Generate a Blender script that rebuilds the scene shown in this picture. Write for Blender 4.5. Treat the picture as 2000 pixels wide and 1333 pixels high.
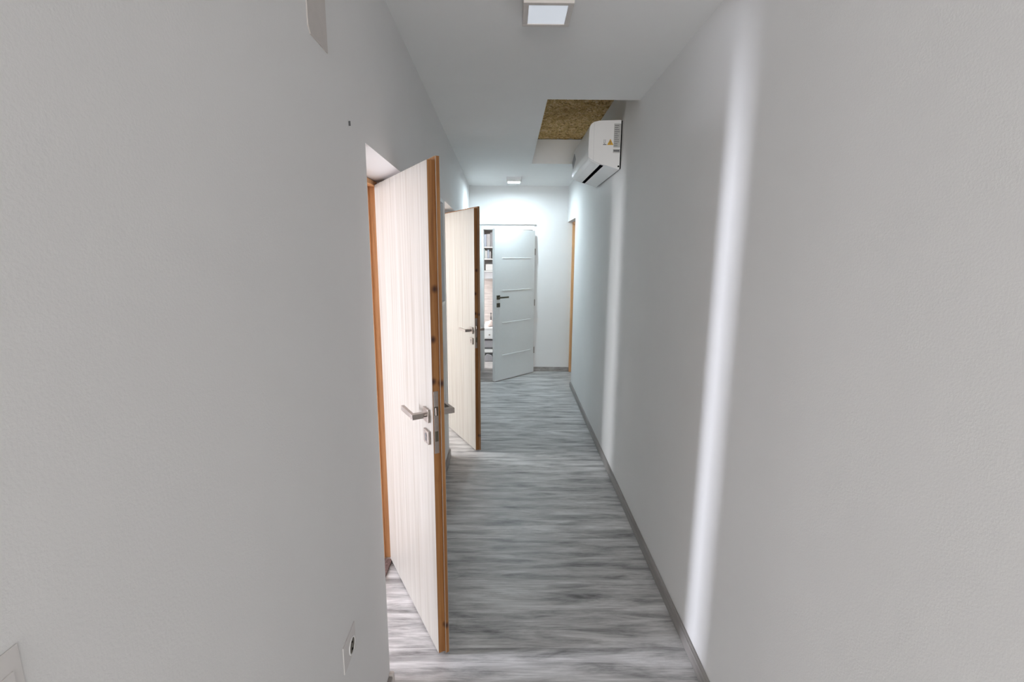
import bpy, bmesh, math, random
from mathutils import Vector, Matrix
random.seed(7)
S = bpy.context.scene
for o in list(bpy.data.objects): bpy.data.objects.remove(o, do_unlink=True)
COL = S.collection

# ------------------------------------------------------------------ camera
cam_data = bpy.data.cameras.new('camera')
cam_data.sensor_width = 36.0
cam_data.lens = 925.0/2000*36.0
cam_data.clip_start = 0.02
cam = bpy.data.objects.new('camera', cam_data); COL.objects.link(cam)
F, VX, VY, ROLL, EYE = 925.0, 995.0, 498.0, math.radians(0.3), 1.6
d = Vector((VX-1000, VY-666.5, F)).normalized()              # corridor axis in camera space
u = Vector((math.sin(ROLL), -math.cos(ROLL), 0)); u = (u-d*u.dot(d)).normalized()
x = d.cross(u)
R = Matrix((x, d, u))                                        # rows: world axes in camera space (x right, y down, z forward)
B = R @ Matrix(((1,0,0),(0,-1,0),(0,0,-1)))
cam.matrix_world = Matrix.Translation((0,0,EYE)) @ B.to_4x4()
S.camera = cam

# ------------------------------------------------------------------ world, lights, exposure
w = bpy.data.worlds.new('world'); S.world = w; w.use_nodes = True
w.node_tree.nodes['Background'].inputs[0].default_value = (0.75,0.85,1,1)
w.node_tree.nodes['Background'].inputs[1].default_value = 0.6
S.view_settings.view_transform = 'Standard'; S.view_settings.look = 'None'
S.view_settings.exposure = 0.0; S.view_settings.gamma = 1.0
S.view_settings.use_curve_mapping = False

def area(name, loc, direction, sx, sy, watts, col, spread=180):
    l = bpy.data.lights.new(name, 'AREA'); l.shape = 'RECTANGLE'; l.size = sx; l.size_y = sy
    l.energy = watts; l.color = col; l.spread = math.radians(spread)
    o = bpy.data.objects.new(name, l); COL.objects.link(o); o.location = loc
    o.rotation_euler = Vector(direction).to_track_quat('-Z', 'Y').to_euler()
    return o
# daylight at the windows of the rooms, plus two added fill lights
area('daylight_balcony_door', (-4.07,1.47,1.15), (1,0,0), 0.42, 1.9, 208, (0.93,0.955,1.08))
area('fill_first_room', (-3.2,0.68,1.15), (0.8,1,0), 1.1, 1.5, 20, (0.98,0.98,1.03))  # fill added without a window, brightens the jamb and the glow over the leaf
area('daylight_second_room', (-4.07,4.35,1.45), (1,0,0), 1.2, 1.3, 200, (0.95,0.97,1.0))
area('fill_behind', (-0.9,-6.6,1.25), (0.1,1,0), 3.8, 2.3, 450, (1.0,0.983,0.968))  # soft fill added behind the camera, its source unseen
area('daylight_end_room', (-1.72,7.1,1.5), (1,0,-0.05), 0.7, 1.2, 45, (1,0.98,0.97))

# ------------------------------------------------------------------ materials
def M(name):
    m = bpy.data.materials.new(name); m.use_nodes = True
    nt = m.node_tree; b = nt.nodes['Principled BSDF']
    return m, nt, b
def N(nt, t, **k):
    n = nt.nodes.new(t)
    for a, v in k.items():
        if a in n.inputs: n.inputs[a].default_value = v
        else: setattr(n, a, v)
    return n
def ramp(nt, stops, src):
    r = N(nt, 'ShaderNodeValToRGB'); e = r.color_ramp.elements
    while len(e) < len(stops): e.new(0.5)
    for i, (p, c) in enumerate(stops): e[i].position = p; e[i].color = (*c, 1)
    nt.links.new(src, r.inputs[0]); return r.outputs[0]
def coords(nt, scale, kind='Object'):
    tc = N(nt, 'ShaderNodeTexCoord'); mp = N(nt, 'ShaderNodeMapping'); mp.inputs['Scale'].default_value = scale
    nt.links.new(tc.outputs[kind], mp.inputs[0]); return mp.outputs[0]
def noise(nt, vec, scale=5, detail=4, rough=0.6, dist=0):
    n = N(nt, 'ShaderNodeTexNoise'); n.inputs['Scale'].default_value = scale; n.inputs['Detail'].default_value = detail
    n.inputs['Roughness'].default_value = rough; n.inputs['Distortion'].default_value = dist
    nt.links.new(vec, n.inputs['Vector']); return n.outputs['Fac']
def bump(nt, b, h, strength=0.2, distance=0.002):
    bp = N(nt, 'ShaderNodeBump'); bp.inputs['Strength'].default_value = strength; bp.inputs['Distance'].default_value = distance
    nt.links.new(h, bp.inputs['Height']); nt.links.new(bp.outputs[0], b.inputs['Normal'])
def simple(name, col, rough=0.5, metal=0.0, var=0.04, sc=30):
    m, nt, b = M(name)
    f = noise(nt, coords(nt, (1,1,1)), sc)
    lo = tuple(c*(1-var) for c in col); hi = tuple(min(1, c*(1+var)) for c in col)
    nt.links.new(ramp(nt, [(0.3, lo), (0.7, hi)], f), b.inputs['Base Color'])
    b.inputs['Roughness'].default_value = rough; b.inputs['Metallic'].default_value = metal
    return m
def paint(name, col):
    m, nt, b = M(name)
    v = coords(nt, (1,1,1))
    f = noise(nt, v, 2.2, 3)
    lo = tuple(c*0.975 for c in col)
    nt.links.new(ramp(nt, [(0.3, lo), (0.7, col)], f), b.inputs['Base Color'])
    b.inputs['Roughness'].default_value = 0.75
    bump(nt, b, noise(nt, v, 220, 4, 0.7), 0.35, 0.0012)
    return m
WALL = paint('wall_paint', (0.80,0.795,0.79))
CEIL = paint('ceiling_paint', (0.88,0.88,0.875))
WHITE = simple('white_lacquer', (0.80,0.82,0.82), 0.35, var=0.01)
PLAST = simple('white_plastic', (0.80,0.795,0.79), 0.3, var=0.01)
SOCK = simple('socket_plastic', (0.70,0.675,0.66), 0.5, var=0.01)
PLAST2 = simple('aged_plastic', (0.62,0.575,0.545), 0.45, var=0.03)
STEEL = simple('brushed_nickel', (0.38,0.34,0.315), 0.30, 1.0, var=0.06, sc=80)
DARK = simple('dark_gap', (0.004,0.004,0.005), 0.95)
DARK.node_tree.nodes['Principled BSDF'].inputs['Specular IOR Level'].default_value = 0.0
DGREY = simple('dark_grey', (0.10,0.10,0.105), 0.5)
MGREY = simple('mid_grey', (0.36,0.36,0.38), 0.7)
LGREY = simple('light_grey', (0.58,0.58,0.60), 0.7)
BRONZE = simple('dark_nickel', (0.14,0.13,0.10), 0.4, 0.8)
def emis(name, col, s):
    m, nt, b = M(name); b.inputs['Base Color'].default_value = (0.8,0.8,0.8,1)
    b.inputs['Emission Color'].default_value = (*col,1); b.inputs['Emission Strength'].default_value = s; return m
ROOMW = paint('low_bounce_paint', (0.42,0.39,0.36))  # unseen walls, colour darkened to cut light bounced onto the door leaf
GLOW = emis('lamp_glow', (0.76,0.92,1.0), 385.0)
DIM = emis('lamp_dim', (0.78,0.87,1.0), 0.42)  # weak emission put into the near lamp's diffuser

def pine_mat(name, hue=1.0, cols=((0.17,0.062,0.014),(0.29,0.125,0.034),(0.40,0.20,0.07))):
    m, nt, b = M(name)
    v = coords(nt, (26, 26, 0.9))
    f = noise(nt, v, 2.2, 6, 0.62, 0.7)
    base = ramp(nt, [(0.30, cols[0]), (0.52, cols[1]), (0.75, cols[2])], f)
    vo = N(nt, 'ShaderNodeTexVoronoi'); vo.inputs['Scale'].default_value = 3.1
    nt.links.new(coords(nt, (1.2,1.2,1.0)), vo.inputs['Vector'])
    k = ramp(nt, [(0.0, (0.09,0.045,0.02)), (0.035, (0.16,0.09,0.04)), (0.085, (1,1,1))], vo.outputs['Distance'])
    mx = N(nt, 'ShaderNodeMix', data_type='RGBA', blend_type='MULTIPLY'); mx.inputs[0].default_value = 1.0
    nt.links.new(base, mx.inputs[6]); nt.links.new(k, mx.inputs[7])
    out = mx.outputs[2]
    tc = N(nt, 'ShaderNodeTexCoord')
    for ky, kz in ((0.008,1.30),(0.006,1.145),(0.033,1.138),(0.031,0.135),(0.018,1.48)):      # knots on the leaf edge
        mp = N(nt, 'ShaderNodeMapping'); mp.inputs['Location'].default_value = (0,-ky,-kz*0.8); mp.inputs['Scale'].default_value = (0,1,0.8)
        nt.links.new(tc.outputs['Object'], mp.inputs[0])
        ln = N(nt, 'ShaderNodeVectorMath', operation='LENGTH'); nt.links.new(mp.outputs[0], ln.inputs[0])
        kk = ramp(nt, [(0.0, (0.10,0.06,0.04)), (0.0055, (0.25,0.16,0.10)), (0.014, (1,1,1))], ln.outputs['Value'])
        m2 = N(nt, 'ShaderNodeMix', data_type='RGBA', blend_type='MULTIPLY'); m2.inputs[0].default_value = 1.0
        nt.links.new(out, m2.inputs[6]); nt.links.new(kk, m2.inputs[7]); out = m2.outputs[2]
    nt.links.new(out, b.inputs['Base Color'])
    b.inputs['Roughness'].default_value = 0.5
    bump(nt, b, f, 0.15, 0.0008)
    return m
PINE = pine_mat('pine_wood')
PINEF = pine_mat('pine_frame_wood', 1.0, ((0.58,0.29,0.12),(0.78,0.44,0.21),(0.86,0.54,0.29)))
def laminate():
    m, nt, b = M('whitened_oak_laminate')
    f = noise(nt, coords(nt, (38,38,0.75)), 1.6, 6, 0.6, 0.25)
    g = noise(nt, coords(nt, (9,9,0.3)), 1.2, 2)
    a = ramp(nt, [(0.28, (0.275,0.245,0.205)), (0.5, (0.36,0.338,0.305)), (0.72, (0.41,0.392,0.365))], f)
    c = ramp(nt, [(0.35, (0.93,0.92,0.90)), (0.65, (1,1,1))], g)
    mx = N(nt, 'ShaderNodeMix', data_type='RGBA', blend_type='MULTIPLY'); mx.inputs[0].default_value = 1
    nt.links.new(a, mx.inputs[6]); nt.links.new(c, mx.inputs[7]); nt.links.new(mx.outputs[2], b.inputs['Base Color'])
    b.inputs['Roughness'].default_value = 0.45
    return m
LAM = laminate()
def floor_mat(name='grey_floor_laminate', plank=0.192, length=2.35, rot=False):
    m, nt, b = M(name)
    tc = N(nt, 'ShaderNodeTexCoord')
    br = N(nt, 'ShaderNodeTexBrick'); br.offset = 0.37; br.squash = 1.0
    for k_, v_ in {'Scale':1.0, 'Mortar Size':0.0007, 'Mortar Smooth':0.1, 'Bias':0.0, 'Brick Width':length, 'Row Height':plank}.items(): br.inputs[k_].default_value = v_
    br.inputs['Color1'].default_value = (0.62,0.62,0.62,1); br.inputs['Color2'].default_value = (1,1,1,1); br.inputs['Mortar'].default_value = (0.30,0.29,0.28,1)
    bmp = N(nt, 'ShaderNodeMapping'); bmp.inputs['Location'].default_value = (0.65,0.03,0)
    nt.links.new(tc.outputs['Object'], bmp.inputs[0]); nt.links.new(bmp.outputs[0], br.inputs['Vector'])
    # streaks running along each plank, shifted per plank by the brick colour
    sep = N(nt, 'ShaderNodeSeparateXYZ'); nt.links.new(tc.outputs['Object'], sep.inputs[0])
    off = N(nt, 'ShaderNodeMath', operation='MULTIPLY_ADD'); off.inputs[1].default_value = 23.0
    nt.links.new(br.outputs['Color'], off.inputs[0]); nt.links.new(sep.outputs[0], off.inputs[2])
    cmb = N(nt, 'ShaderNodeCombineXYZ'); nt.links.new(off.outputs[0], cmb.inputs[0]); nt.links.new(sep.outputs[1], cmb.inputs[1])
    mp = N(nt, 'ShaderNodeMapping'); mp.inputs['Scale'].default_value = (2.0, 13, 1); nt.links.new(cmb.outputs[0], mp.inputs[0])
    f1 = noise(nt, mp.outputs[0], 1.3, 8, 0.66, 0.35)
    mp2 = N(nt, 'ShaderNodeMapping'); mp2.inputs['Scale'].default_value = (6, 170, 1); nt.links.new(cmb.outputs[0], mp2.inputs[0])
    f2 = noise(nt, mp2.outputs[0], 1.0, 5, 0.6)
    c1 = ramp(nt, [(0.30, (0.15,0.147,0.147)), (0.41, (0.35,0.343,0.34)), (0.54, (0.58,0.57,0.565)), (0.70, (0.78,0.775,0.77))], f1)
    c2 = ramp(nt, [(0.35, (0.76,0.755,0.75)), (0.65, (1.08,1.075,1.07))], f2)
    c3 = ramp(nt, [(0.6, (0.90,0.90,0.90)), (1.0, (1.06,1.06,1.06))], br.outputs['Color'])
    def mul(a, c):
        mx = N(nt, 'ShaderNodeMix', data_type='RGBA', blend_type='MULTIPLY'); mx.inputs[0].default_value = 1
        nt.links.new(a, mx.inputs[6]); nt.links.new(c, mx.inputs[7]); return mx.outputs[2]
    col = mul(mul(c1, c2), c3)
    mo = ramp(nt, [(0.0, (1,1,1)), (1.0, (0.6,0.59,0.58))], br.outputs['Fac'])
    nt.links.new(mul(col, mo), b.inputs['Base Color'])
    b.inputs['Roughness'].default_value = 0.42; b.inputs['IOR'].default_value = 1.5
    bump(nt, b, f2, 0.12, 0.0006)
    return m
FLOOR = floor_mat()
def base_mat():
    m, nt, b = M('grey_skirting')
    f = noise(nt, coords(nt, (10,1.2,26)), 1.5, 6, 0.6, 0.2)
    nt.links.new(ramp(nt, [(0.3, (0.20,0.185,0.175)), (0.6, (0.34,0.32,0.305)), (0.8, (0.43,0.41,0.395))], f), b.inputs['Base Color'])
    b.inputs['Roughness'].default_value = 0.4
    return m
BASE = base_mat()
def wool_mat():
    m, nt, b = M('mineral_wool')
    v = coords(nt, (1,1,1))
    f = noise(nt, v, 26, 9, 0.8, 1.5); g = noise(nt, v, 5, 3)
    a = ramp(nt, [(0.38, (0.12,0.06,0.01)), (0.46, (0.58,0.35,0.10)), (0.54, (0.95,0.68,0.32)), (0.64, (1.0,0.95,0.78))], f)
    c = ramp(nt, [(0.3, (0.75,0.7,0.6)), (0.7, (1,1,1))], g)
    mx = N(nt, 'ShaderNodeMix', data_type='RGBA', blend_type='MULTIPLY'); mx.inputs[0].default_value = 1
    nt.links.new(a, mx.inputs[6]); nt.links.new(c, mx.inputs[7]); nt.links.new(mx.outputs[2], b.inputs['Base Color'])
    b.inputs['Roughness'].default_value = 0.95
    bump(nt, b, f, 0.9, 0.01)
    return m
WOOL = wool_mat()
def mat_rug():
    m, nt, b = M('brown_mat')
    f = noise(nt, coords(nt, (1,1,1)), 130, 5, 0.8)
    nt.links.new(ramp(nt, [(0.38, (0.05,0.025,0.02)), (0.62, (0.20,0.13,0.115))], f), b.inputs['Base Color'])
    b.inputs['Roughness'].default_value = 0.95; bump(nt, b, f, 0.8, 0.004); return m
RUG = mat_rug()
def plank_wall():
    m, nt, b = M('pale_plank_wallpaper')
    f = noise(nt, coords(nt, (3,3,40)), 1.2, 5)
    nt.links.new(ramp(nt, [(0.35, (0.44,0.38,0.36)), (0.65, (0.66,0.60,0.57))], f), b.inputs['Base Color'])
    b.inputs['Roughness'].default_value = 0.7; return m
PLANKW = plank_wall()
YEL = simple('warning_yellow', (0.60,0.33,0.02), 0.5)
SPEC = simple('label_grey', (0.44,0.44,0.42), 0.6)
INK = simple('label_ink', (0.10,0.10,0.11), 0.6)
MIRROR = simple('mirror_glass', (0.55,0.60,0.63), 0.06, 1.0, var=0.01)
PINKW = simple('pale_cloth', (0.75,0.62,0.57), 0.9)
TEAL = simple('pale_teal', (0.55,0.72,0.70), 0.6)
SKYB = simple('pale_blue', (0.50,0.58,0.70), 0.6)

# ------------------------------------------------------------------ mesh helpers
def bm_box(bm, x0,x1,y0,y1,z0,z1, bev=0.0, mi=0, seg=2):
    t = bmesh.new(); bmesh.ops.create_cube(t, size=1.0)
    for v in t.verts:
        v.co = Vector(((x0+x1)/2+v.co.x*(x1-x0), (y0+y1)/2+v.co.y*(y1-y0), (z0+z1)/2+v.co.z*(z1-z0)))
    if bev: bmesh.ops.bevel(t, geom=list(t.edges), offset=bev, segments=seg, affect='EDGES', profile=0.5)
    for f in t.faces: f.material_index = mi
    me = bpy.data.meshes.new('t'); t.to_mesh(me); t.free(); bm.from_mesh(me); bpy.data.meshes.remove(me)
def bm_prism(bm, pts, a0, a1, axis='z', mi=0, bev=0.0):
    """extrude a closed 2-D outline along an axis; pts are the two other coordinates in order"""
    t = bmesh.new()
    def P(p, a):
        return {'z': (p[0],p[1],a), 'y': (p[0],a,p[1]), 'x': (a,p[0],p[1])}[axis]
    lo = [t.verts.new(P(p,a0)) for p in pts]; hi = [t.verts.new(P(p,a1)) for p in pts]
    n = len(pts)
    t.faces.new(lo); t.faces.new(list(reversed(hi)))
    for i in range(n): t.faces.new((lo[i], hi[i], hi[(i+1)%n], lo[(i+1)%n]))
    bmesh.ops.recalc_face_normals(t, faces=list(t.faces))
    if bev: bmesh.ops.bevel(t, geom=list(t.edges), offset=bev, segments=2, affect='EDGES')
    for f in t.faces: f.material_index = mi
    me = bpy.data.meshes.new('t'); t.to_mesh(me); t.free(); bm.from_mesh(me); bpy.data.meshes.remove(me)
def bm_cyl(bm, c, r, h, axis='z', n=32, r2=None, mi=0):
    t = bmesh.new(); bmesh.ops.create_cone(t, cap_ends=True, segments=n, radius1=r, radius2=r if r2 is None else r2, depth=h)
    rot = {'z': Matrix.Identity(3), 'x': Matrix.Rotation(math.pi/2,3,'Y'), 'y': Matrix.Rotation(-math.pi/2,3,'X')}[axis]
    for v in t.verts: v.co = rot @ v.co + Vector(c)
    for f in t.faces: f.material_index = mi
    me = bpy.data.meshes.new('t'); t.to_mesh(me); t.free(); bm.from_mesh(me); bpy.data.meshes.remove(me)
def obj(name, bm, mats, parent=None, loc=(0,0,0), rotz=0.0, smooth=False):
    me = bpy.data.meshes.new(name); bm.to_mesh(me); bm.free()
    for m in (mats if isinstance(mats, (list,tuple)) else [mats]): me.materials.append(m)
    if smooth:
        for p in me.polygons: p.use_smooth = True
    o = bpy.data.objects.new(name, me); COL.objects.link(o)
    o.location = loc; o.rotation_euler = (0,0,rotz)
    if parent: o.parent = parent
    return o
def box(name, b6, mat, parent=None, bev=0.0, **k):
    bm = bmesh.new(); bm_box(bm, *b6, bev=bev); return obj(name, bm, mat, parent, **k)
def tag(o, label, cat, group=None, kind=None):
    o['label'] = label; o['category'] = cat
    if group: o['group'] = group
    if kind: o['kind'] = kind
    return o
def thing(name, label, cat, loc=(0,0,0), rotz=0.0, group=None, kind=None):
    o = bpy.data.objects.new(name, None); COL.objects.link(o); o.location = loc; o.rotation_euler = (0,0,rotz)
    o.empty_display_size = 0.1
    return tag(o, label, cat, group, kind)
def struct(name, bm, mats, label, cat):
    o = obj(name, bm, mats); return tag(o, label, cat, kind='structure')

# ------------------------------------------------------------------ the shell
XL = lambda y: -0.44-0.018*(y-1.55)          # corridor face of the left wall
XR = lambda y: 0.745+0.0048*(y-1.5)          # corridor face of the right wall
LB = -0.76                                   # room side of the left wall
H, HN = 2.485, 2.712                         # ceiling, niche top
YE = 6.445                                   # end wall
bm = bmesh.new()
def lw(y0, y1, z0, z1): bm_prism(bm, [(XL(y0),y0),(XL(y1),y1),(LB,y1),(LB,y0)], z0, z1)
lw(-1.0,1.525,0,HN); lw(1.525,2.315,1.932,HN); lw(2.315,3.60,0,HN); lw(3.60,4.42,1.985,HN); lw(4.42,YE,0,HN)
struct('wall_left', bm, WALL, 'long white plastered corridor wall on the left with two deep doorways', 'wall')
bm = bmesh.new()
def rw(y0, y1, z0, z1): bm_prism(bm, [(XR(y0),y0),(XR(y1),y1),(1.0,y1),(1.0,y0)], z0, z1)
rw(-1.0,5.66,0,HN); rw(5.66,YE,2.03,HN)
struct('wall_right', bm, WALL, 'long plain white corridor wall on the right crossed by vertical streaks of light', 'wall')
bm = bmesh.new()
bm_box(bm, LB,-0.375,YE,6.60,0,HN); bm_box(bm, -0.375,0.325,YE,6.60,1.995,HN); bm_box(bm, 0.325,0.835,YE,6.60,0,HN)
bm_box(bm, 0.835,1.25,YE,6.60,0,HN)
struct('wall_end', bm, WALL, 'white wall closing the corridor around the white panelled door', 'wall')
bm = bmesh.new()
bm_box(bm, -4.3,0.215,-1.0,8.0,H,HN); bm_box(bm, 0.215,1.5,-1.0,2.94,H,HN); bm_box(bm, -3.2,3.2,-6.9,-1.0,H,HN); bm_box(bm, 0.215,1.5,4.90,8.0,H,HN)
bm_box(bm, -4.3,1.5,-1.0,8.0,HN+0.08,HN+0.2)
struct('ceiling', bm, CEIL, 'white plasterboard corridor ceiling with a square cut-out at the air conditioner', 'ceiling')
bm = bmesh.new(); bm_prism(bm, [(-3.2,-6.9),(3.2,-6.9),(3.2,-1.0),(1.5,-1.0),(1.5,8.0),(-4.3,8.0),(-4.3,-1.0),(-3.2,-1.0)], -0.1, 0)
struct('floor', bm, FLOOR, 'grey wood-effect laminate floor with planks laid across the corridor', 'floor')
# side rooms behind the doorways and the space behind the camera
bm = bmesh.new()
bm_box(bm, -4.2,-4.1,0.6,1.25,0,H); bm_box(bm, -4.2,-4.1,1.69,3.0,0,H); bm_box(bm, -4.2,-4.1,1.25,1.69,2.12,H); bm_box(bm, -4.2,-4.1,1.25,1.69,0,0.18)
bm_box(bm, -4.2,-4.1,3.0,3.72,0,H); bm_box(bm, -4.2,-4.1,4.98,5.6,0,H); bm_box(bm, -4.2,-4.1,3.72,4.98,2.12,H); bm_box(bm, -4.2,-4.1,3.72,4.98,0,0.78)
bm_box(bm, -4.1,LB,0.5,0.6,0,H); bm_box(bm, -4.1,LB,2.95,3.05,0,H); bm_box(bm, -4.1,LB,5.5,5.6,0,H)
struct('wall_side_rooms', bm, ROOMW, 'side room walls behind the left doorways, darkened to cut bounced light', 'wall')
bm = bmesh.new()
bm_box(bm, -3.0,-2.2,-6.8,-6.7,0,H); bm_box(bm, 2.2,3.0,-6.8,-6.7,0,H)
bm_box(bm, -3.1,-3.0,-6.8,-0.9,0,H); bm_box(bm, -3.0,LB,-1.0,-0.9,0,H); bm_box(bm, 3.0,3.1,-6.8,-1.0,0,H); bm_box(bm, 1.0,3.0,-1.1,-1.0,0,H)
struct('wall_back', bm, WALL, 'white walls of the space behind the viewer', 'wall')
bm = bmesh.new()
bm_box(bm, -1.8,1.25,7.50,7.60,0,H)
struct('wall_end_room', bm, PLANKW, 'pale plank-effect wall behind the shelves in the end room', 'wall')
bm = bmesh.new()
bm_box(bm, 1.15,1.25,6.6,7.5,0,H); bm_box(bm, -1.9,-1.8,6.5,7.6,0,0.8); bm_box(bm, -1.9,-1.8,6.5,7.6,2.2,H)
bm_box(bm, -1.9,-1.8,6.5,6.7,0.8,2.2); bm_box(bm, -1.9,-1.8,7.48,7.6,0.8,2.2); bm_box(bm, -1.9,LB,6.45,6.6,0,H)
struct('wall_end_room_sides', bm, WALL, 'white side walls of the room at the end of the corridor', 'wall')
# window frames of the side rooms
def winframe(n, y0,y1,z0,z1, x=-4.15, mull=None):
    bm = bmesh.new(); t=0.05
    bm_box(bm, x-.03,x+.03,y0,y0+t,z0,z1); bm_box(bm, x-.03,x+.03,y1-t,y1,z0,z1)
    bm_box(bm, x-.03,x+.03,y0+t,y1-t,z1-t,z1); bm_box(bm, x-.03,x+.03,y0+t,y1-t,z0,z0+t)
    struct('window_%d'%n, bm, WHITE, 'white window frame in the side room on the left', 'window')
winframe(1, 1.25,1.69,0.18,2.12); winframe(2, 3.72,4.98,0.78,2.12)

# baseboards
def skirting(name, outline_pts, label, h=0.062):
    bm = bmesh.new()
    for pts in outline_pts: bm_prism(bm, pts, 0.0, h, bev=0.003)
    struct(name, bm, BASE, label, 'skirting board')
T = 0.015
skirting('baseboard_left', [[(XL(-1),-1.0),(XL(-1)+T,-1.0),(XL(1.53)+T,1.505),(XL(1.53),1.505)],
                           [(XL(2.315),2.33),(XL(2.315)+T,2.33),(XL(3.6)+T,3.598),(XL(3.6),3.598)],
                           [(XL(4.42),4.43),(XL(4.42)+T,4.43),(XL(YE)+T,YE-.001),(XL(YE),YE-.001)]],
         'grey wood-effect skirting along the left wall, broken by the doorways')
# light plastic end cap of the near skirting piece
bm = bmesh.new(); bm_prism(bm, [(XL(1.5),1.505),(XL(1.5)+T+.002,1.505),(XL(1.5)+T+.002,1.524),(XL(1.5),1.524)], 0, 0.066, bev=0.002)
tag(obj('skirting_end_cap', bm, PLAST2), 'small beige plastic cap finishing the skirting at the first doorway', 'end cap')
skirting('baseboard_right', [[(XR(-1),-1.0),(XR(-1)-T,-1.0),(XR(5.66)-T,5.658),(XR(5.66),5.658)]],
         'grey wood-effect skirting along the whole right wall')
skirting('baseboard_end', [[(0.345,YE),(0.345,YE-T),(0.833,YE-T),(0.833,YE)]],
         'short grey skirting on the end wall between the white door and the pine jamb')
skirting('baseboard_end_left', [[(XL(YE)+T,YE),(XL(YE)+T,YE-T),(-0.395,YE-T),(-0.395,YE)]],
         'short grey skirting on the end wall left of the white door')

# ------------------------------------------------------------------ door hardware
def lever(parent, xr, yface, sgn, z, mat=STEEL, lev=0.125, arm=0.052, towards=-1):
    """square rose, neck and flat lever; sgn = side of the leaf along local y, lever runs along local x*towards"""
    s = sgn
    def yb(a, b): return (yface+s*a, yface+s*b) if s > 0 else (yface+s*b, yface+s*a)
    bm = bmesh.new(); y0, y1 = yb(0, 0.010); bm_box(bm, xr-.026,xr+.026,y0,y1,z-.026,z+.026, bev=.0015)
    obj('rose', bm, mat, parent)
    bm = bmesh.new()
    y0, y1 = yb(0.010, 0.020); bm_cyl(bm, (xr,(y0+y1)/2,z), 0.009, 0.010, 'y', 20)
    y0, y1 = yb(0.020, arm+.012); bm_box(bm, xr-.011,xr+.011,y0,y1,z-.010,z+.010, bev=.001)
    y0, y1 = yb(arm, arm+.012)
    x0, x1 = (xr-lev, xr-.011) if towards < 0 else (xr+.011, xr+lev)
    bm_box(bm, x0,x1,y0,y1,z-.010,z+.010, bev=.001)
    obj('lever_handle', bm, mat, parent)
def escutcheon(parent, xr, yface, sgn, z, mat=STEEL):
    bm = bmesh.new(); s = sgn
    y0, y1 = sorted((yface, yface+s*0.010))
    bm_box(bm, xr-.026,xr+.026,y0,y1,z-.026,z+.026, bev=.0015)
    y0, y1 = sorted((yface+s*0.0098, yface+s*0.0108))
    bm_cyl(bm, (xr,(y0+y1)/2,z+.006), .0085, .0012, 'y', 20, mi=1); bm_box(bm, xr-.005,xr+.005,y0,y1,z-.016,z+.004, mi=1)
    obj('lock_rosette', bm, [mat, DGREY], parent)

def pine_door(name, label, H0, F0, zb, ztop, root_loc, y_open0, y_open1, ztop_open, carpet=False):
    root = thing(name, label, 'door', root_loc, kind='structure')
    rx, ry, rz = root_loc
    # frame: lining of both jambs and head, with a stop rebate on the corridor side
    bm = bmesh.new()
    zf = ztop_open-0.003
    xa, xb, xc = -0.77, -0.655, -0.622
    def bb(x0,x1,y0,y1,z0,z1): bm_box(bm, x0-rx,x1-rx,y0-ry,y1-ry,z0,z1, bev=.0015)
    ft, fs = 0.022, 0.036
    bb(xa,xb,y_open0+.001,y_open0+fs,0,zf); bb(xb-.001,xc,y_open0+.001,y_open0+ft,0,zf)
    bb(xa,xb,y_open1-fs,y_open1-.001,0,zf); bb(xb-.001,xc,y_open1-ft,y_open1-.001,0,zf)
    obj('door_jambs', bm, PINEF, root)
    bm = bmesh.new()
    bb(xa,xb,y_open0+fs,y_open1-fs,zf-.036,zf); bb(xb-.001,xc,y_open0+ft,y_open1-ft,zf-.022,zf)
    obj('door_head', bm, PINEF, root)
    # architrave on the room side
    bm = bmesh.new()
    bb(xa-.012,xa,y_open0-.05,y_open0+.02,0,zf+.05); bb(xa-.012,xa,y_open1-.02,y_open1+.05,0,zf+.05); bb(xa-.012,xa,y_open0+.02,y_open1-.02,zf-.02,zf+.05)
    obj('architrave', bm, PINEF, root)
    # leaf
    e = Vector((F0[0]-H0[0], F0[1]-H0[1])); L = e.length; ang = math.atan2(e.y, e.x)
    bm = bmesh.new()
    t1, t2 = 0.026, 0.041
    bm_box(bm, 0,L,0.0012,t1,zb,ztop-.013, mi=0); bm_box(bm, -.013,L+.013,t1,t2-.0012,zb,ztop, bev=.0008, mi=0)
    bm_box(bm, 0.0,L,0,0.0012,zb,ztop-.013, mi=1); bm_box(bm, -.013,L+.013,t2-.0012,t2,zb,ztop, mi=1)
    bm_box(bm, L+.0128,L+.0136,t1-.0003,t1+.0016,zb,ztop, mi=1)  # pale strip painting the light caught along the lip's corner
    leaf = obj('door_leaf', bm, [PINE, LAM], root, loc=(H0[0]-rx,H0[1]-ry,0), rotz=ang)
    lever(leaf, L-.055, 0, -1, 1.006); lever(leaf, L-.055, t2, 1, 1.008)
    escutcheon(leaf, L-.055, 0, -1, 0.920); escutcheon(leaf, L-.055, t2, 1, 0.920)
    bm = bmesh.new()
    bm_box(bm, L,L+.0018,.0035,.0225,.868,1.108, bev=.0007)
    bm_box(bm, L+.0016,L+.0022,.007,.019,.915,.955, mi=1); bm_box(bm, L+.0016,L+.0022,.006,.020,1.015,1.050, mi=1)
    obj('lock_plate', bm, [STEEL, BRONZE], leaf)
    bm = bmesh.new(); bm_prism(bm, [(L+.001,.008),(L+.010,.010),(L+.001,.018)], 1.018, 1.047)
    obj('latch', bm, STEEL, leaf)
    for z in (0.25, ztop-.25):
        bm = bmesh.new(); bm_cyl(bm, (-.02,t2+.002,z), .0075, .075, 'z', 20); bm_cyl(bm, (-.02,t2+.002,z+.04), .006, .008, 'z', 16)
        bm_box(bm, -.02,.004,t2-.001,t2+.001,z-.02,z+.02)
        obj('hinge', bm, STEEL, leaf)
    return root
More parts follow.
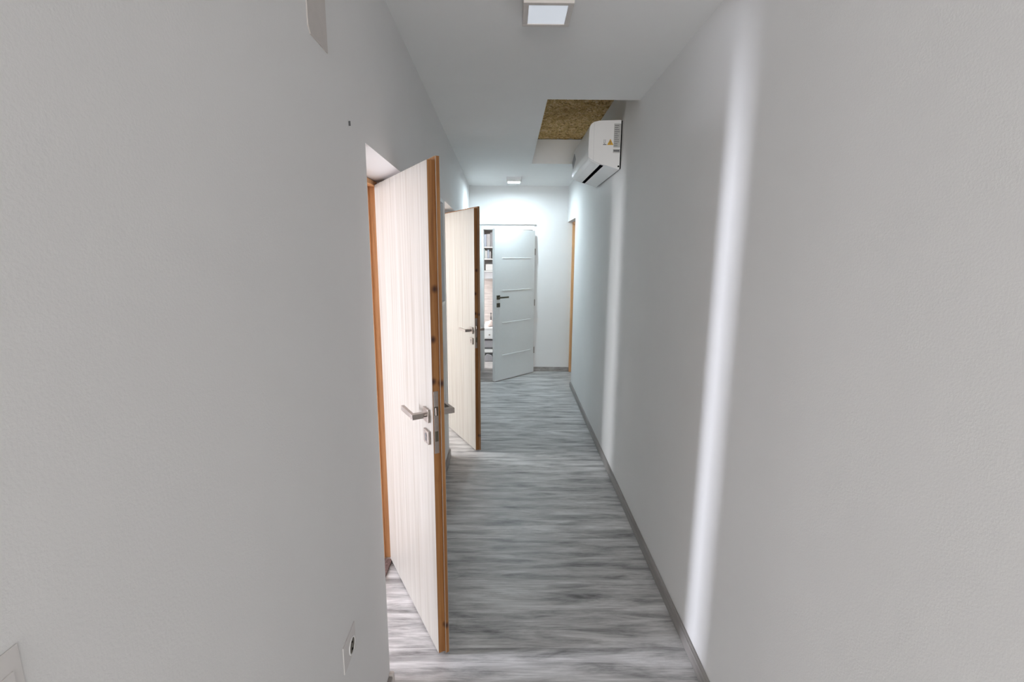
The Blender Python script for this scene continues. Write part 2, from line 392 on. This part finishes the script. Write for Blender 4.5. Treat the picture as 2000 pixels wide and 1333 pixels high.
d1 = pine_door('door_1', 'nearest pale oak laminate door standing open, pine edges and square nickel handle', (-0.622,2.270), (-0.278,1.661), 0.010, 1.924,
               (-0.69,1.92,0), 1.525, 2.315, 1.932)
d2 = pine_door('door_2', 'second pale oak laminate door standing open half way down the corridor', (-0.622,4.345), (-0.270,3.686), 0.010, 1.958,
               (-0.69,4.01,0), 3.60, 4.42, 1.985)

# ------------------------------------------------------------------ white panelled door at the end (door_3)
r3 = thing('door_3', 'white panelled door standing ajar at the end of the corridor', 'door', (0,YE+.05,0), kind='structure')
ry = YE+.05
bm = bmesh.new()
bm_box(bm, -0.378,-0.345,YE-.012-ry,6.61-ry,0,1.99); bm_box(bm, 0.312,0.33,YE-.012-ry,6.61-ry,0,1.99)
bm_box(bm, -0.345,0.312,YE-.012-ry,6.61-ry,1.93,1.99)
obj('door_jambs', bm, WHITE, r3)
bm = bmesh.new()
bm_box(bm, -0.392,0.352,YE-.034-ry,YE-.001-ry,1.992,2.010, bev=.003)
obj('architrave', bm, WHITE, r3)
H0 = Vector((0.306,6.385)); F0 = Vector((-0.207,5.862)); e = F0-H0; L = e.length; ang = math.atan2(e.y, e.x)
bm = bmesh.new(); bm_box(bm, 0,L,0,.040,.012,1.912, bev=.002)
leaf = obj('door_leaf', bm, WHITE, r3, loc=(H0.x,H0.y-ry,0), rotz=ang)
# leaf local: x from hinge to free edge; find the side facing the corridor
nrm = Vector((-math.sin(ang), math.cos(ang)))
side = 1 if nrm.y < 0 else -1
yf = 0.040 if side > 0 else 0.0
for z in (0.335, 0.755, 1.160, 1.560):
    bm = bmesh.new(); n = 14; xs = [0.07+(L-.20)*i/n for i in range(n+1)]
    for a, b_ in zip(xs, xs[1:]):
        bm_prism(bm, [(yf-.0005*side, z+.004),(yf+.004*side, z),(yf-.0005*side, z-.004)], a, b_, 'x')
    obj('moulding', bm, WHITE, leaf)
lever(leaf, L-.058, yf, side, 1.078, BRONZE, lev=0.135, arm=0.045)
escutcheon(leaf, L-.058, yf, side, 0.982, BRONZE)
for z in (0.32, 0.97, 1.64):
    bm = bmesh.new(); bm_cyl(bm, (-.008,yf,z), .008, .085, 'z', 16)
    obj('hinge', bm, STEEL, leaf)
# ------------------------------------------------------------------ doorway on the right at the far end (door_4)
r4 = thing('door_4', 'pine-framed doorway, its unseen leaf added to block light, at the far end of the right wall', 'door', (0.9,6.05,0), kind='structure')
bm = bmesh.new(); bm_box(bm, 0.833-.9,0.99-.9,6.405-6.05,6.444-6.05,0,2.026, bev=.002); bm_box(bm, .86-.9,.99-.9,5.662-6.05,5.70-6.05,0,2.026)
obj('door_jambs', bm, PINEF, r4)
box('door_leaf', (0.93-.9,0.97-.9,5.70-6.05,6.405-6.05,.01,2.0), LAM, r4)  # unseen leaf, added to block light in the doorway
box('door_head', (0.835-.9,0.99-.9,5.70-6.05,6.405-6.05,2.001,2.028), PINEF, r4)

# ------------------------------------------------------------------ ceiling cut-out filled with mineral wool
bm = bmesh.new(); bmesh.ops.create_grid(bm, x_segments=60, y_segments=150, size=0.5)
for v in bm.verts:
    v.co = Vector((0.49+v.co.x*0.548, 3.92+v.co.y*1.958, HN+0.004+0.002*math.sin(v.co.x*31+v.co.y*17)+random.uniform(-.002,.002)))
top = bmesh.ops.extrude_face_region(bm, geom=list(bm.faces))
for v in [g for g in top['geom'] if isinstance(g, bmesh.types.BMVert)]: v.co.z = HN+.075
bmesh.ops.recalc_face_normals(bm, faces=list(bm.faces))
tag(obj('insulation_panel', bm, WOOL), 'brown mineral wool insulation exposed in the ceiling cut-out above the air conditioner', 'insulation')

# ------------------------------------------------------------------ air conditioner
ac = thing('air_conditioner', 'white split air conditioner mounted high on the right wall below the ceiling cut-out', 'air conditioner', (0.75,3.8,2.17))
AX, AY, AZ = 0.75, 3.8, 2.17
Y0, Y1 = 3.38, 4.25
def acp(bm, pts, y0, y1, mi=0, bev=0): bm_prism(bm, [(p[0]-AX,p[1]-AZ) for p in pts], y0-AY, y1-AY, 'y', mi, bev)
prof = [(0.746,2.494),(0.600,2.489),(0.568,2.482),(0.548,2.468),(0.539,2.450),(0.535,2.400),(0.533,2.30),(0.535,2.252),(0.556,2.238),(0.590,2.222),(0.620,2.211),(0.655,2.203),(0.700,2.190),(0.746,2.176)]
bm = bmesh.new(); acp(bm, prof, Y0, Y1, bev=.002)
obj('housing', bm, PLAST, ac)
front = [(0.568,2.484),(0.546,2.469),(0.5365,2.450),(0.5325,2.400),(0.5305,2.30),(0.5325,2.256),(0.538,2.262),(0.538,2.45),(0.55,2.465)]
bm = bmesh.new(); acp(bm, front, Y0+.004, Y1-.004); fp = obj('front_panel', bm, PLAST, ac)
bm = bmesh.new(); acp(bm, [(0.5385,2.247),(0.559,2.2335),(0.592,2.2175),(0.614,2.2095),(0.6145,2.2135),(0.5925,2.2225),(0.56,2.239),(0.54,2.2515)], Y0+.02, Y1-.02)
obj('louvre', bm, PLAST, ac)
bm = bmesh.new(); acp(bm, [(0.617,2.2095),(0.640,2.2045),(0.640,2.209),(0.617,2.214)], Y0+.03, Y1-.03)
obj('outlet_slot', bm, DARK, ac)
bm = bmesh.new(); bm_box(bm, 0.7455-AX,0.7535-AX,Y0+.003-AY,Y1-.003-AY,2.182-AZ,2.490-AZ); obj('mounting_plate', bm, DARK, ac)
# a thin dark seam of the side cover, labels on the near side
bm = bmesh.new(); bm_box(bm, .5645-AX,.566-AX,Y0-.0008-AY,Y0+.001-AY,2.232-AZ,2.476-AZ); obj('cover_seam', bm, LGREY, ac)
bm = bmesh.new(); bm_box(bm, .6985-AX,.7445-AX,Y0-.0012-AY,Y0-.0002-AY,2.318-AZ,2.470-AZ)
for i in range(11):
    z = 2.460-.0128*i; bm_box(bm, .703-AX,(.703+.018+.02*random.random())-AX,Y0-.0018-AY,Y0-.0012-AY,z-.004-AZ,z-.001-AZ, mi=1)
obj('rating_label', bm, [SPEC, INK], ac)
bm = bmesh.new(); bm_prism(bm, [(.655-AX,2.334-AZ),(.698-AX,2.334-AZ),(.6765-AX,2.373-AZ)], Y0-.0016-AY, Y0-.0002-AY, 'y')
bm_box(bm, .6745-AX,.6785-AX,Y0-.0022-AY,Y0-.0015-AY,2.345-AZ,2.361-AZ, mi=1); bm_box(bm, .6745-AX,.6785-AX,Y0-.0022-AY,Y0-.0015-AY,2.338-AZ,2.342-AZ, mi=1)
obj('warning_triangle', bm, [YEL, INK], ac)
bm = bmesh.new(); bm_box(bm, .628-AX,.651-AX,Y0-.0014-AY,Y0-.0002-AY,2.334-AZ,2.339-AZ)
bm_box(bm, .633-AX,.635-AX,Y0-.0014-AY,Y0-.0002-AY,2.343-AZ,2.369-AZ); bm_box(bm, .642-AX,.644-AX,Y0-.0014-AY,Y0-.0002-AY,2.347-AZ,2.369-AZ); bm_box(bm, .635-AX,.642-AX,Y0-.0014-AY,Y0-.0002-AY,2.343-AZ,2.346-AZ)
obj('pictogram', bm, INK, ac)
bm = bmesh.new(); bm_box(bm, .697-AX,.7435-AX,Y0-.0012-AY,Y0-.0002-AY,2.284-AZ,2.309-AZ); bm_box(bm, .700-AX,.7405-AX,Y0-.0018-AY,Y0-.0011-AY,2.292-AZ,2.302-AZ, mi=1)
obj('small_sticker', bm, [SPEC, INK], ac)
bm = bmesh.new(); bm_cyl(bm, (.738-AX,Y0-.001-AY,2.197-AZ), .006, .002, 'y', 16); obj('screw_cap', bm, DARK, ac)
bm = bmesh.new()
bm_prism(bm, [(4.10-AY,2.42-AZ),(4.02-AY,2.36-AZ),(4.16-AY,2.31-AZ),(4.235-AY,2.37-AZ)], 0.529-AX, 0.5315-AX, 'x')
obj('display_sticker', bm, MGREY, fp)

# ------------------------------------------------------------------ ceiling lamps
def lamp(name, label, cx, cy, glow, power=None):
    t = thing(name, label, 'ceiling lamp', (cx,cy,H), group=None)
    s = .086; zb = -.052
    bm = bmesh.new()
    bm_box(bm, -s,s,-s,-s+.019,zb,0, bev=.002); bm_box(bm, -s,s,s-.019,s,zb,0, bev=.002)
    bm_box(bm, -s,-s+.019,-s+.019,s-.019,zb,0, bev=.002); bm_box(bm, s-.019,s,-s+.019,s-.019,zb,0, bev=.002)
    obj('lamp_frame', bm, PLAST2 if power is None else PLAST, t)
    box('diffuser', (-s+.019,s-.019,-s+.019,s-.019,zb+.003,-.004), glow, t)
    return t
lamp('ceiling_lamp', 'square surface-mounted lamp on the ceiling nearest the camera, with a faint glow added to its diffuser', 0.129, 1.852, DIM)
lamp('ceiling_lamp', 'small square lamp glowing white on the ceiling at the far end', 0.048, 5.79, GLOW, 1)

# ------------------------------------------------------------------ things on the left wall
WANG = math.atan2(-0.018, 1.0)      # wall tilt: local +y runs along the wall, +x into the corridor
def on_left(y, z): return (XL(y), y, z)
RZ = math.atan(0.018)
t = thing('cover_plate', 'pinkish grey junction cover plate high on the left wall, cut by the top edge', 'cover plate', on_left(1.17,2.2), RZ)
bm = bmesh.new()
r = .02; z0 = -.134
bm_prism(bm, [(-.058,z0+.012),(-.046,z0),(.056,z0),(.056,.17),(-.058,.17)], 0, .0025, 'x')
for v in bm.verts: pass
obj('plate', bm, PLAST2, t)
bm = bmesh.new(); bm_cyl(bm, (.003,.045,-.02), .004, .002, 'x', 16); obj('screw', bm, DGREY, t)
t = thing('wall_socket', 'white round-socket outlet low on the left wall before the first door', 'socket', on_left(1.125,.545), RZ)
bm = bmesh.new(); bm_box(bm, 0,.003,-.050,.048,-.042,.038, bev=.0012, seg=3); obj('plate', bm, SOCK, t)
bm = bmesh.new()
t_ = bmesh.new()
n = 32; cy_, cz_ = 0.014, -0.010
ro, ri, rd = .024, .021, .019
bm_ring = []
for rr, xx in ((ro,.003),(ro,.0055),(ri,.0055),(rd,.002),):
    bm_ring.append([bm.verts.new((xx, cy_+rr*math.cos(2*math.pi*i/n), cz_+rr*math.sin(2*math.pi*i/n))) for i in range(n)])
for a, b_ in zip(bm_ring, bm_ring[1:]):
    for i in range(n): bm.faces.new((a[i],a[(i+1)%n],b_[(i+1)%n],b_[i]))
obj('socket_ring', bm, PLAST, t)
t_.free()
bm = bmesh.new(); bm_cyl(bm, (.0036,cy_,cz_), .0195, .0012, 'x', 32); bm_cyl(bm, (.0046,cy_,cz_-.0105), .0035, .001, 'x', 12, mi=1); bm_cyl(bm, (.0046,cy_,cz_+.0105), .0028, .001, 'x', 12, mi=1)
obj('socket_well', bm, [BRONZE, DARK], t)
t = thing('light_switch', 'white light switch on the left wall at the lower left corner', 'light switch', on_left(.313,1.232), RZ)
bm = bmesh.new(); bm_box(bm, 0,.0015,-.04,.04,-.04,.04, bev=.0007, seg=3); obj('plate', bm, SOCK, t)
bm = bmesh.new(); bm_box(bm, .001,.0026,-.032,.032,-.022,.020, bev=.0004); obj('rocker', bm, SOCK, t)
bm = bmesh.new(); bm_box(bm, -.001,.005,-.001,.001,-.006,.006)
tag(obj('wall_nail', bm, DGREY, loc=on_left(1.368,1.947)), 'tiny dark nail in the left wall above and before the first doorway', 'nail')
t = thing('wall_mirror', 'white framed mirror on the left wall between the two pale doors', 'mirror', on_left(3.03,1.61), RZ)
bm = bmesh.new(); hy, hz, f = .30, .35, .022
bm_box(bm, 0,.024,-hy,-hy+f,-hz,hz, bev=.002); bm_box(bm, 0,.024,hy-f,hy,-hz,hz, bev=.002)
bm_box(bm, 0,.024,-hy+f,hy-f,hz-f,hz, bev=.002); bm_box(bm, 0,.024,-hy+f,hy-f,-hz,-hz+f, bev=.002)
obj('mirror_frame', bm, WHITE, t)
box('mirror_glass', (.0,.010,-hy+f,hy-f,-hz+f,hz-f), MIRROR, t)

# door mat inside the first doorway
bm = bmesh.new(); bm_box(bm, -1.25,-0.612,1.57,2.272,0,.009, bev=.003)
tag(obj('door_mat', bm, RUG), 'brown speckled mat on the floor inside the first doorway', 'mat')

# ------------------------------------------------------------------ end room: wall shelves, low cabinet and what stands on them
t = thing('wall_shelf', 'white open wall shelves seen through the gap beside the white door', 'shelf', (-.33,7.49,1.25))
def sb(x0,x1,y0,y1,z0,z1): return (x0+.33,x1+.33,y0-7.49,y1-7.49,z0-1.25,z1-1.25)
for a_, b_ in ((-.44,-.422),(.10,.118)): box('side_panel', sb(a_,b_,7.22,7.498,1.24,1.99), WHITE, t)
for z in (1.345, 1.525, 1.70, 1.972):
    box('shelf_board', sb(-.422,.10,7.22,7.498,z,z+.018), WHITE, t)
G = 'things on the end room shelves'
def shelf_item(name, b6, mat, label, cat, bev=.004):
    return tag(box(name, b6, mat, bev=bev), label, cat, {'book': 'books on the middle wall shelf', 'binder': 'binders on the top wall shelf'}.get(name))
shelf_item('storage_box', (-.40,-.20,7.24,7.42,1.24,1.343), LGREY, 'grey fabric box hanging under the lowest shelf', 'box')
bpy.data.objects['storage_box'].location.z = 0
shelf_item('storage_box', (-.36,-.25,7.25,7.45,1.364,1.46), WHITE, 'white box standing on the lowest shelf in the end room', 'box')
shelf_item('remote_control', (-.32,-.24,7.27,7.32,1.461,1.485), DGREY, 'small dark item lying on top of the white box', 'box', .003)
shelf_item('book', (-.40,-.372,7.26,7.42,1.544,1.68), TEAL, 'pale green upright book on the middle shelf', 'book', .002)
shelf_item('book', (-.369,-.335,7.26,7.42,1.544,1.66), WHITE, 'white upright book on the middle shelf', 'book', .002)
shelf_item('book', (-.332,-.305,7.26,7.42,1.544,1.675), SKYB, 'pale blue upright book on the middle shelf', 'book', .002)
shelf_item('book', (-.302,-.28,7.26,7.42,1.544,1.65), LGREY, 'grey upright book on the middle shelf', 'book', .002)
shelf_item('binder', (-.40,-.345,7.25,7.46,1.719,1.90), SKYB, 'bluish grey binder at the left of the top shelf', 'binder', .002)
shelf_item('binder', (-.342,-.29,7.25,7.46,1.719,1.905), LGREY, 'light grey binder beside the bluish one on the top shelf', 'binder', .002)
shelf_item('binder', (-.287,-.22,7.25,7.46,1.719,1.93), MGREY, 'darker grey binder at the right of the top shelf', 'binder', .002)
CX, CY = -.25, 7.28
t = thing('low_cabinet', 'white low cabinet with one drawer and an open bay in the end room', 'cabinet', (CX,CY,0))
def cb(x0,x1,y0,y1,z0,z1): return (x0-CX,x1-CX,y0-CY,y1-CY,z0,z1)
bm = bmesh.new()
bm_box(bm, *cb(-.438,-.415,7.10,7.495,0.0,.485)); bm_box(bm, *cb(.08,.10,7.10,7.495,0.0,.485)); bm_box(bm, *cb(-.415,.08,7.475,7.495,0.0,.485))
bm_box(bm, *cb(-.415,.08,7.10,7.475,.335,.345)); bm_box(bm, *cb(-.415,.08,7.10,7.475,.125,.175))
obj('cabinet_body', bm, WHITE, t)
box('cabinet_top', cb(-.445,.11,7.08,7.498,.485,.508), WHITE, t, bev=.003)
dr = box('drawer', cb(-.412,-.17,7.085,7.10,.35,.482), WHITE, t, bev=.002)
bm = bmesh.new(); bm_cyl(bm, (-.296-CX,7.077-CY,.405), .012, .018, 'y', 20); obj('knob', bm, STEEL, dr)
tag(box('media_box', (-.41,-.12,7.12,7.42,.176,.20), DGREY, bev=.003), 'flat black box lying in the bay of the low cabinet', 'box')
tag(box('media_box', (-.41,-.12,7.125,7.42,.201,.31), MGREY, bev=.003), 'dark grey box on top of the flat black one in the cabinet bay', 'box')
bm = bmesh.new(); bmesh.ops.create_uvsphere(bm, u_segments=24, v_segments=14, radius=.07)
for v in bm.verts: v.co = Vector((v.co.x*1.0, v.co.y*.9, max(v.co.z*.8, -.035)+.035+ .008*math.sin(v.co.x*60)))
tag(obj('cloth_bundle', bm, PINKW, loc=(-.30,7.25,.511), smooth=True), 'pale pink folded cloth bundle on the low cabinet', 'cloth')
bm = bmesh.new(); bm_cyl(bm, (0,0,.07), .012, .14, 'z', 16); bm_cyl(bm, (0,0,.16), .006, .04, 'z', 16); bm_cyl(bm, (0,0,.19), .010, .02, 'z', 16)
tag(obj('bottle', bm, DGREY, loc=(-.284,7.36,.508)), 'slim dark bottle behind the cloth bundle', 'bottle')
bm = bmesh.new(); bm_prism(bm, [(-.44,.0),(-.24,.0),(-.25,.085),(-.33,.115)], 7.02, 7.07, 'y', bev=.008)
tag(obj('floor_cushion', bm, MGREY), 'grey wedge cushion lying on the floor in front of the low cabinet', 'cushion')
